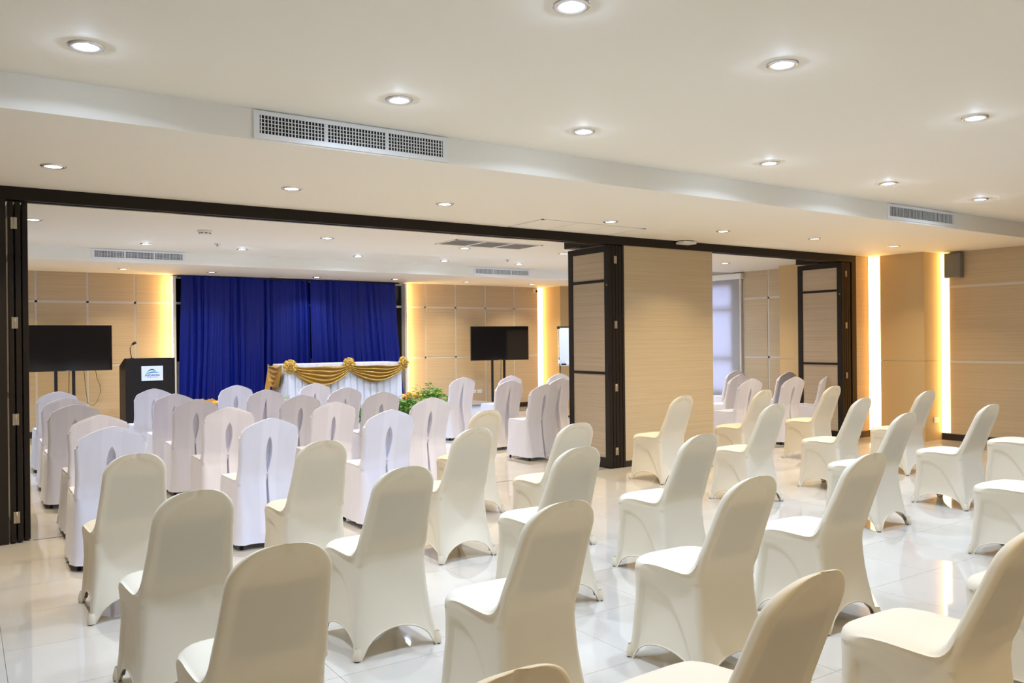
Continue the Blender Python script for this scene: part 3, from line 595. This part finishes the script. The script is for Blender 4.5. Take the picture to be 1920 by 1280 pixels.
# --- satin-covered chairs
SA = [((108, 734), 1, 4, 'L', 0), ((125, 746), 2, 4, 'L', 2), ((141, 758), 3, 4, 'L', 0), ((187, 778), 4, 4, 'L', 2), ((212, 800), 5, 4, 'L', 0),
      ((289, 728.5), 1, 3, 'L', 2), ((330, 738), 2, 3, 'L', 2), ((372, 748), 3, 3, 'L', 0), ((434, 763), 4, 3, 'L', 0), ((508, 784), 5, 3, 'L', 2),
      ((444.5, 722), 1, 2, 'L', 0), ((501, 730), 2, 2, 'L', 1), ((566, 740), 3, 2, 'L', 0), ((629.5, 753), 4, 2, 'L', 2), ((736, 768), 5, 2, 'L', 0),
      ((592, 718), 1, 1, 'L', 2), ((649, 726), 2, 1, 'L', 2), ((719, 734), 3, 1, 'L', 0), ((811, 745), 4, 1, 'L', 2),
      ((870, 707), 1, 1, 'R', 1), ((959, 704), 1, 2, 'R', 0), ((1050, 700), 1, 3, 'R', 1), ((959, 713), 2, 1, 'R', 1), ((1052, 709), 2, 2, 'R', 1), ((1026, 720), 3, 1, 'R', 2),
      ((1382.5, 694), 'satin-covered chair closest to the window blind beyond the partition wall', 0), ((1389, 702), 'satin-covered chair between two others beside the beige partition wall end', 2), ((1413, 709.5), 'satin-covered chair in right doorway next to the beige partition wall end', 2),
      ((1480, 697), 'satin-covered chair before the column beside the window blind', 0), ((1494, 706), 'satin-covered chair with creased cover in the middle of right doorway', 0), ((1561, 701), 'satin-covered chair in doorway against the open door leaf by lit column', 1)]
pr = [make_satin(0), make_satin(1), make_satin(2)]; used = [False] * 3
for e in SA:
    v = e[-1]; q = on_z(e[0][0], e[0][1], STZ - .002)
    o = pr[v] if not used[v] else copy_tree(pr[v]); used[v] = True
    o.location = (q.x, q.y - STY, 0); o.rotation_euler = (0, 0, math.radians(random.uniform(-2.5, 2.5)))
    if isinstance(e[1], str): lb = 'white ' + e[1]
    elif e[3] == 'L': lb = 'white satin-covered chair facing the stage table, %s row from stage, %s seat from aisle' % (ORD[e[1]-1], ORD[e[2]-1])
    else: lb = 'white satin-covered chair in the block facing the whiteboard, %s row, %s seat from aisle' % (ORD[e[1]-1], ORD[e[2]-1])
    tag(o, lb, 'chair', 'satin-covered chairs')

# ------------------------------------------------------------------ stage, curtain, table
st = thing('stage_platform', 'low carpeted stage platform under the blue curtain and draped table', 'stage', (5.65, 13.4, 0)); L = st.location; SZ = .345
box('deck', 3.30, 8.0, 12.25, 14.712, SZ - .03, SZ, M['carpet'], st, L, .006); box('front_skirt', 3.32, 7.98, 12.28, 12.30, 0, SZ - .03, M['linen'], st, L); box('side_skirt', 3.32, 3.34, 12.30, 14.70, 0, SZ - .03, M['linen'], st, L); box('side_skirt', 7.96, 7.98, 12.30, 14.70, 0, SZ - .03, M['linen'], st, L)
cu = thing('stage_curtain', 'royal blue satin curtain hung in pleats behind the draped table', 'curtain', (5.15, 14.66, SZ)); L = cu.location
MB(L).tube([(3.06, 14.68, 2.60), (7.20, 14.68, 2.60)], .014, 10).build('curtain_rail', M['black'], cu, True)
seams = [0, .345, .56, .79, 1.0]
for s in range(4):
    a, b = seams[s], seams[s+1]; rows = []; nx = int(340 * (b - a)) + 2; rnd = random.Random(s)
    ph = [rnd.uniform(0, 6.3) for _ in range(5)]
    for j in range(34):
        v = j / 33; z = 2.606 - (2.606 - SZ - .012) * v; row = []
        xl = 3.113 - .072 * v ** 1.3; xr = 7.136 + .15 * v ** 1.4
        for i in range(nx + 1):
            u = a + (b - a) * i / nx; e = min(1, min(i, nx - i) / 3)
            w = 2 * PI * u * 34; amp = (.030 + .022 * v) * (.55 + .45 * math.sin(u * 41 + ph[1]))
            y = 14.66 - amp * (2 * abs(math.sin(.5 * (w + .6 * math.sin(u * 23 + ph[0]) + .35 * math.sin(v * 3 + ph[2])))) ** .6 - 1) + .010 * math.sin(w * 2.3 + v * 2 + ph[3]) * v + .016 * noise.noise(Vector((u * 14, v * 2.2, s)))
            row.append((xl + (xr - xl) * u + .012 * math.sin(v * 5 + u * 30 + ph[4]) * v, y + (.028 if s % 2 else 0) - .02 * (1 - e) * (1 if s % 2 == 0 else -1), z))
        rows.append(row)
    MB(L).grid(rows).build('curtain_panel', M['blue'], cu, True)
TX0_, TX1_, TYF, TYB, TZ = 4.37, 6.39, 13.0, 13.7, 1.10
tb = thing('banquet_table', 'long banquet table hidden under white cloth on the stage', 'table', (5.38, 13.35, SZ)); L = tb.location
box('tabletop', TX0_ + .02, TX1_ - .02, TYF + .02, TYB - .02, TZ - .035, TZ - .006, M['lect'], tb, L)
for x in (TX0_ + .12, TX1_ - .12):
    for y in (TYF + .1, TYB - .1): MB(L).tube([(x, y, SZ), (x, y, TZ - .035)], .016, 8).build('leg', M['black'], tb, True)
tc = thing('tablecloth', 'white pleated tablecloth with box-pleat skirt on the stage table', 'tablecloth', (5.38, 13.35, SZ)); L = tc.location
MB(L).box(TX0_ - .004, TX1_ + .004, TYF - .004, TYB + .004, TZ - .006, TZ).build('cloth_top', M['linen'], tc, bevel=.003)
def skirt(p0, p1, nrm, n):
    p0, p1, nrm = Vector(p0), Vector(p1), Vector(nrm); rows = []
    for j in range(9):
        v = j / 8; row = []
        for i in range(n * 8 + 1):
            t = i / (n * 8); fr = (i % 8) / 8
            d = (-.03 if fr < .12 else (.022 if fr < .88 else -.03)) * (.35 + .65 * v) + .006 * math.sin(i * .9) * v
            q = p0.lerp(p1, t) + nrm * (.006 + d); row.append((q.x, q.y, TZ - .004 - (TZ - .004 - SZ - .004) * v))
        rows.append(row)
    return rows
MB(L).grid(skirt((TX0_, TYF - .035, 0), (TX1_, TYF - .035, 0), (0, -1, 0), 17)).build('front_skirt', M['linen'], tc, True)
MB(L).grid(skirt((TX0_, TYB, 0), (TX0_, TYF, 0), (-1, 0, 0), 7)).build('side_skirt', M['linen'], tc, True); MB(L).grid(skirt((TX1_, TYF, 0), (TX1_, TYB, 0), (1, 0, 0), 7)).build('side_skirt', M['linen'], tc, True)
def swag(label, a, b, nrm, drop, zt=1.085, topgap=.05, folds=6, loc=None):
    a, b, nrm = Vector(a), Vector(b), Vector(nrm); rows = []; nn = 44; mm = 30
    for j in range(mm + 1):
        v = j / mm; row = []
        for i in range(nn + 1):
            u = i / nn; c = 4 * u * (1 - u)
            z = zt - topgap * c ** .7 * (1 - v) * .6 - v * (.10 + (drop - .10) * c ** .85) - .008 * math.sin(u * 9 + v * 4)
            d = .092 + .020 * c + (.030 * (.35 + c)) * math.sin(v * PI * 2 * folds * .8 + 1.1 * math.sin(u * 5)) + .010 * noise.noise(Vector((u * 5, v * 9, drop * 9)))
            q = a.lerp(b, u) + nrm * d; row.append((q.x, q.y, z))
        rows.append(row)
    r = thing('gold_swag', label, 'swag', loc or tuple((a + b) / 2 + Vector((0, 0, zt - drop)))); MB(r.location).grid(rows).build('draped_cloth', M['gold'], r, True)
    return r
xc = 5.40
swag('gold satin swag draped on the table between lectern-side and middle rosettes', (TX0_ + .07, TYF, 0), (xc, TYF, 0), (0, -1, 0), .36)
swag('gold satin swag draped on the table between middle rosette and curtain edge', (xc, TYF, 0), (TX1_ - .01, TYF, 0), (0, -1, 0), .31)
esw = swag('short gold satin swag hanging down the end of the stage table', (TX0_, TYB - .02, 0), (TX0_, TYF + .02, 0), (-1, 0, 0), .40, 1.10)
tail = MB(esw.location); tail.grid([[(TX0_ - .075 - .10 * v - .02 * math.sin(u * 16), TYB - .24 + .24 * u, 1.07 - v * .62) for u in [k / 10 for k in range(11)]] for v in [k / 12 for k in range(13)]])
tail.build('hanging_tail', M['gold'], esw, True)
def rosette(label, c, nrm, R=.088):
    r = thing('gold_rosette', label, 'rosette', c); nrm = Vector(nrm).normalized(); up = Vector((0, 0, 1)); sd_ = nrm.cross(up).normalized(); up = sd_.cross(nrm)
    for ringi, (n, r0, r1, h, w) in enumerate(((8, .30, 1.08, .16, .36), (6, .12, .66, .50, .34), (3, .0, .30, .72, .26))):
        for k in range(n):
            a = 2 * PI * (k + .5 * ringi) / n + random.uniform(-.12, .12); d = sd_ * math.cos(a) + up * math.sin(a); t = nrm.cross(d); rows = []
            for i in range(7):
                u = i / 6; rr = R * (r0 + (r1 - r0) * math.sin(u * PI * .5)); hh = R * (h * .4 + h * .7 * math.sin(u * PI))
                ww = R * w * (.35 + .65 * math.sin(u * PI * .8 + .3))
                rows.append([tuple(d * rr + nrm * (hh + R * .22 * math.cos(s * PI * .5)) + t * ww * s) for s in (-1, -.5, 0, .5, 1)])
            MB().grid(rows).build('petal', M['gold'], r, True)
    MB().tube([tuple(nrm * R * .1), tuple(nrm * R * .55)], [R * .22, R * .14], 8).build('centre', M['gold'], r, True)
    return r
rosette('ruffled gold rosette on the table corner facing the lectern', (TX0_ + .03, TYF - .055, 1.07), (-.35, -1, .12), .105); rosette('ruffled gold rosette in the middle of the stage table', (xc, TYF - .06, 1.085), (0, -1, .12), .105); rosette('ruffled gold rosette on the table corner near the curtain edge', (TX1_ + .02, TYF - .05, 1.085), (.25, -1, .1), .105)
def bundle(label, pts, r, m, seed):
    rn = random.Random(seed); R_ = thing('cloth_bundle', label, 'cloth', pts[0]); out = []
    V_ = [Vector(p) for p in pts]; n = 60; rows = []
    for i in range(n + 1):
        t = i / n * (len(V_) - 1); k = min(int(t), len(V_) - 2); p = V_[k].lerp(V_[k+1], t - k); tg = (V_[k+1] - V_[k]).normalized(); u = tg.cross(Vector((0, 0, 1))).normalized()
        rows.append([p + (u * math.cos(a) + Vector((0, 0, 1)) * (math.sin(a) * .8 + .8)) * r * (1 + .28 * noise.noise(Vector((i * .22 + seed, j * .9, seed)))  + .14 * math.sin(i * .8 + j)) for j, a in enumerate([2*PI*q/14 for q in range(14)])])
    MB(pts[0]).grid(rows, True).build('folds', m, R_, True); return R_
bundle('bunched gold cloth along the foot of the curtain near lectern', [(3.32, 14.45, SZ), (3.9, 14.47, SZ), (4.6, 14.46, SZ)], .092, M['gold'], 1)
bundle('bunched gold cloth on the stage end behind the plants', [(6.95, 14.3, SZ), (7.5, 14.35, SZ - .0), (7.95, 14.4, SZ)], .055, M['gold'], 2)
oc = thing('orange_cloth', 'folded orange cloth peaking above the plants', 'cloth', (7.05, 14.0, SZ)); L = oc.location
MB(L).grid([[(6.97 + .20 * u, 13.97 + .10 * v + .02 * math.sin(u * 9), SZ + .145 * math.sin(PI * min(1, .15 + u * .8)) * (1 - abs(v - .5) * 1.6) + .01) for u in [k / 12 for k in range(13)]] for v in [k / 8 for k in range(9)]]).build('folded_cloth', M['orange'], oc, True)

# ------------------------------------------------------------------ plants
def plant(label, x, y, top, spread, n, seed, pot_h=.26, m='foliage'):
    rn = random.Random(seed); r = thing('potted_plant', label, 'plant', (x, y, 0)); pr_ = .11 if spread < .25 else .15
    MB().lathe([(.001, .0), (pr_ * .7, 0), (pr_ * .8, .02), (pr_, pot_h * .8), (pr_ * 1.06, pot_h), (pr_ * .95, pot_h), (pr_ * .9, pot_h - .03)], seg=24).build('pot', M['pot'], r, True)
    MB().lathe([(pr_ * .92, pot_h - .03), (.001, pot_h - .025)], seg=20).build('soil', M['soil'], r)
    stems = MB(); lv = MB(); ns = max(7, int(n / 26))
    for s in range(ns):
        a = rn.uniform(0, 2*PI); rr = spread * math.sqrt(rn.random()); hx, hy = rr * math.cos(a), rr * math.sin(a); hz = top * rn.uniform(.72, 1.0) - .18 * (rr / spread) ** 2 * top
        base = Vector((hx * .12, hy * .12, pot_h - .04)); tip = Vector((hx, hy, hz)); mid = base.lerp(tip, .5) + Vector((hx * -.08, hy * -.08, .04)); P_ = []
        for k in range(7): t = k / 6; P_.append(base * (1-t)**2 + mid * 2*t*(1-t) + tip * t*t)
        stems.tube(P_, [.005 - .0035 * k / 6 for k in range(7)], 5)
        for q in range(int(n / ns)):
            t = rn.uniform(.22, 1); k = min(5, int(t * 6)); p = P_[k].lerp(P_[k+1], t * 6 - k)
            b = rn.uniform(0, 2*PI); d = Vector((math.cos(b), math.sin(b), rn.uniform(-.25, .75))).normalized(); ln = rn.uniform(.05, .095); w = ln * rn.uniform(.17, .24)
            sdv = d.cross(Vector((0, 0, 1))).normalized(); nrm = sdv.cross(d); dr = Vector((0, 0, -.018)); i0 = len(lv.v)
            p0 = p + d * .012
            lv.v += [tuple(q_) for q_ in (p0, p0 + d * ln * .4 + sdv * w + nrm * .006, p0 + d * ln * .45 - nrm * .004, p0 + d * ln * .4 - sdv * w + nrm * .006, p0 + d * ln * .75 + sdv * w * .7 + dr * .4, p0 + d * ln * .75 - sdv * w * .7 + dr * .4, p0 + d * ln + dr)]
            lv.f += [(i0, i0+1, i0+2), (i0, i0+2, i0+3), (i0+1, i0+4, i0+2), (i0+2, i0+5, i0+3), (i0+2, i0+4, i0+6, i0+5)]
    tag(stems.build('stems', M['stem'], r, True), kind='stuff'); tag(lv.build('foliage', M[m], r), kind='stuff')
    return r
plant('bushy green potted plant in front of the stage near curtain edge', 5.90, 11.70, .66, .28, 900, 1); plant('tallest bushy green potted plant beyond the curtain edge', 6.42, 11.93, .80, .34, 1000, 2); plant('dark green potted plant before the middle of the stage', 5.12, 11.62, .52, .20, 420, 3, .22, 'foliage2'); plant('small green potted plant at stage front under end rosette', 4.02, 11.85, .745, .16, 190, 4, .3)

# ------------------------------------------------------------------ lectern with sign and microphone
LXa, LXb, LY, LZ = 2.045, 2.745, 13.4, 1.243
le = thing('lectern', 'dark brown wooden lectern with white logo sign beside blue curtain', 'lectern', ((LXa + LXb)/2, LY + .2, 0)); L = le.location
dpt = .55; zb_ = 1.12
side = [(0, 0), (dpt, 0), (dpt, zb_), (.06, LZ), (0, LZ)]
for x0, x1 in ((LXa, LXa + .03), (LXb - .03, LXb)):
    m = MB(L); k = len(side); m.v = [(x0 - L.x, LY + y - L.y, z) for y, z in side] + [(x1 - L.x, LY + y - L.y, z) for y, z in side]
    m.f = [tuple(range(k)), tuple(range(2*k - 1, k - 1, -1))] + [(i, k + i, k + (i+1) % k, (i+1) % k) for i in range(k)]; m.build('side_panel', M['lect'], le)
box('front_panel', LXa + .03, LXb - .03, LY + .004, LY + .03, 0, LZ, M['lect'], le, L); m = MB(L); m.poly([(LXa + .03, LY + .05, LZ - .015), (LXb - .03, LY + .05, LZ - .015), (LXb - .03, LY + dpt, zb_ - .012), (LXa + .03, LY + dpt, zb_ - .012)]); m.build('reading_top', M['lect'], le)
box('shelf', LXa + .03, LXb - .03, LY + .03, LY + dpt - .02, .62, .645, M['lect'], le, L)
sx0, sx1, sz0, sz1 = 2.268, 2.572, .900, 1.122
sg = box('sign_board', sx0, sx1, LY - .006, LY + .004, sz0, sz1, M['paper'], le, L); tag(sg, 'white sign with green and blue wave logo')
cx_, cz_ = (sx0 + sx1) / 2, (sz0 + sz1) / 2
def arc_shape(nm, up, lo, m):
    g = MB(L); n = len(up); g.grid([[(x, LY - .0068, z) for x, z in up], [(x, LY - .0068, z) for x, z in lo]]); g.build(nm, m, sg)
def bez(p0, p1, p2, n=16): return [((1-t)**2*p0[0] + 2*t*(1-t)*p1[0] + t*t*p2[0], (1-t)**2*p0[1] + 2*t*(1-t)*p1[1] + t*t*p2[1]) for t in [k / n for k in range(n + 1)]]
arc_shape('logo_green_peak', bez((cx_ - .098, cz_ - .008), (cx_ - .005, cz_ + .125), (cx_ + .052, cz_ + .024)), bez((cx_ - .098, cz_ - .008), (cx_ - .015, cz_ + .085), (cx_ + .052, cz_ + .024)), M['leafg'])
arc_shape('logo_blue_wave', bez((cx_ - .095, cz_ - .012), (cx_ - .01, cz_ + .055), (cx_ + .105, cz_ + .008)), bez((cx_ - .095, cz_ - .012), (cx_ - .01, cz_ + .012), (cx_ + .105, cz_ + .008)), M['logob'])
def text(nm, s, size, x, z, m, sp=1.0):
    c = bpy.data.curves.new(nm, 'FONT'); c.body = s; c.size = size; c.align_x = 'CENTER'; c.space_character = sp; c.offset = .0009; t = bpy.data.objects.new(nm + '_src', c); COL.objects.link(t)
    dg = bpy.context.evaluated_depsgraph_get(); me = bpy.data.meshes.new_from_object(t.evaluated_get(dg)); bpy.data.objects.remove(t)
    me.materials.clear(); me.materials.append(m); o = link(bpy.data.objects.new(nm, me)); o.parent = sg; o.rotation_euler = (PI/2, 0, 0); o.location = (x - L.x, LY - .0072 - L.y, z - L.z)
    return o
text('logo_name', 'ANDAKIRA', .042, cx_, cz_ - .042, M['logot'], 1.0); text('logo_word', 'HOTEL', .024, cx_, cz_ - .066, M['logog'], 2.4)
mi = thing('gooseneck_microphone', 'black gooseneck microphone rising from the lectern top', 'microphone', (2.155, LY + .12, 1.230)); 
MB().lathe([(.03, -.01), (.03, .015), (.012, .022)], seg=16, cap=True).build('base', M['rubber'], mi, True)
MB().tube([(0, 0, .015), (-.018, .0, .10), (-.02, 0, .17), (.0, -.01, .215), (.02, -.02, .232)], .0065, 8).build('gooseneck', M['rubber'], mi, True); MB().tube([(.012, -.015, .225), (.05, -.04, .255)], [.018, .022], 12).build('microphone_head', M['rubber'], mi, True)

# ------------------------------------------------------------------ televisions
def tv(label, x, y, rz, w=1.225, h=.70, zb=1.055, poles=(-.11, .11), cable=True):
    r = thing('television', label, 'television', (x, y, 0), rz)
    MB().box(-w/2, w/2, -.02, .03, zb, zb + h).build('cabinet', M['bezel'], r, bevel=.004); box('screen', -w/2 + .008, w/2 - .008, -.0215, -.0195, zb + .014, zb + h - .008, M['screen'], r)
    box('brand_badge', -.03, .03, -.0222, -.0205, zb + .004, zb + .010, M['steel'], r); box('rear_housing', -w/2 + .15, w/2 - .15, .03, .06, zb + .06, zb + .45, M['bezel'], r, bevel=.01)
    for px in poles: box('stand_pole', px - .022, px + .022, .062, .10, .04, zb + .40, M['black'], r, bevel=.003)
    box('stand_base', -.36, .36, -.14, .34, .0, .04, M['black'], r, bevel=.008); box('mount_plate', -.22, .22, .058, .066, zb + .15, zb + .45, M['black'], r)
    if cable:
        c = thing('power_cable', 'thin black cable hanging behind the television ' + label.split('stand ')[1], 'cable', (x + poles[1] - .06, y + .045, .3), rz)
        MB().tube([(.0, 0, zb - .23), (-.008, 0, .55), (-.015, .0, .2), (-.04, 0, -.1), (-.08, 0, -.25)], .0045, 6).build('cord', M['rubber'], c, True)
    return r
tv('flat black television on a two-pole stand beside the lectern', 1.36, 14.15, math.radians(0), poles=(-.155, .085)); tv('flat black television on a two-pole stand near the whiteboard', 9.24, 14.2, math.radians(-15), w=1.25, h=.70, zb=1.05, poles=(-.14, .12))
lc = thing('power_cable', 'looped black cable on the wall beside the television and lectern', 'cable', (1.70, 14.168, .55))
MB().tube([(-.12, 0, .53), (-.10, 0, .25), (-.07, 0, .0), (.0, 0, -.04), (.06, 0, .02), (.11, 0, .18), (.10, 0, .28), (.06, 0, .38), (.04, 0, .53)], .004, 6).build('cord', M['rubber'], lc, True)
ps = thing('power_strip', 'small white power strip with orange plug on floor by television', 'power strip', (8.70, 14.15, 0)); MB().box(-.12, .12, -.025, .025, 0, .035).build('body', M['white'], ps, bevel=.006); box('plug', -.03, .01, -.02, .02, .035, .075, M['cordor'], ps, bevel=.005); MB().tube([(-.12, 0, .015), (-.2, -.03, .005), (-.26, .05, .005), (-.30, .2, .005)], .005, 6).build('cord', M['rubber'], ps, True)

# ------------------------------------------------------------------ whiteboard
wbd = thing('whiteboard', 'white writing board on black legs behind the open door leaf', 'whiteboard', (9.95, 12.5, 0), math.radians(0))
box('board', -.48, .48, -.008, .008, .98, 1.70, M['wb'], wbd)
for z0, z1 in ((1.69, 1.712), (.965, .985)): box('frame_rail', -.485, .485, -.014, .014, z0, z1, M['black'] if z0 > 1 else M['chrome'], wbd)
for x in (-.48, .48): box('frame_rail', x - .006, x + .006, -.012, .012, .975, 1.70, M['chrome'], wbd); box('corner_cap', x - .02, x + .02, -.017, .017, 1.665, 1.715, M['rubber'], wbd)
box('pen_tray', -.44, .44, -.07, -.012, .962, .972, M['white'], wbd)
for x in (-.44, .44): MB().tube([(x, .03, 0), (x, .01, .97)], .012, 8).build('leg', M['black'], wbd, True); box('foot', x - .02, x + .02, -.25, .25, 0, .03, M['black'], wbd)
er = thing('board_eraser', 'black eraser on the whiteboard tray', 'eraser', (9.56, 12.455, .9725)); box('pad', -.05, .05, -.02, .02, 0, .016, M['rubber'], er); box('grip', -.045, .045, -.016, .016, .016, .032, M['rubber'], er, bevel=.004)
mk = thing('marker_pen', 'blue marker pen standing at the whiteboard edge', 'marker', (9.465, 12.48, .975)); MB().tube([(0, 0, .0), (0, 0, .10)], .009, 10).build('barrel', M['white'], mk, True); MB().tube([(0, 0, .10), (0, 0, .15)], .0095, 10).build('cap', M['mblue'], mk, True); MB().tube([(0, 0, -.0), (0, 0, .03)], .0095, 10).build('end_plug', M['mblue'], mk, True)
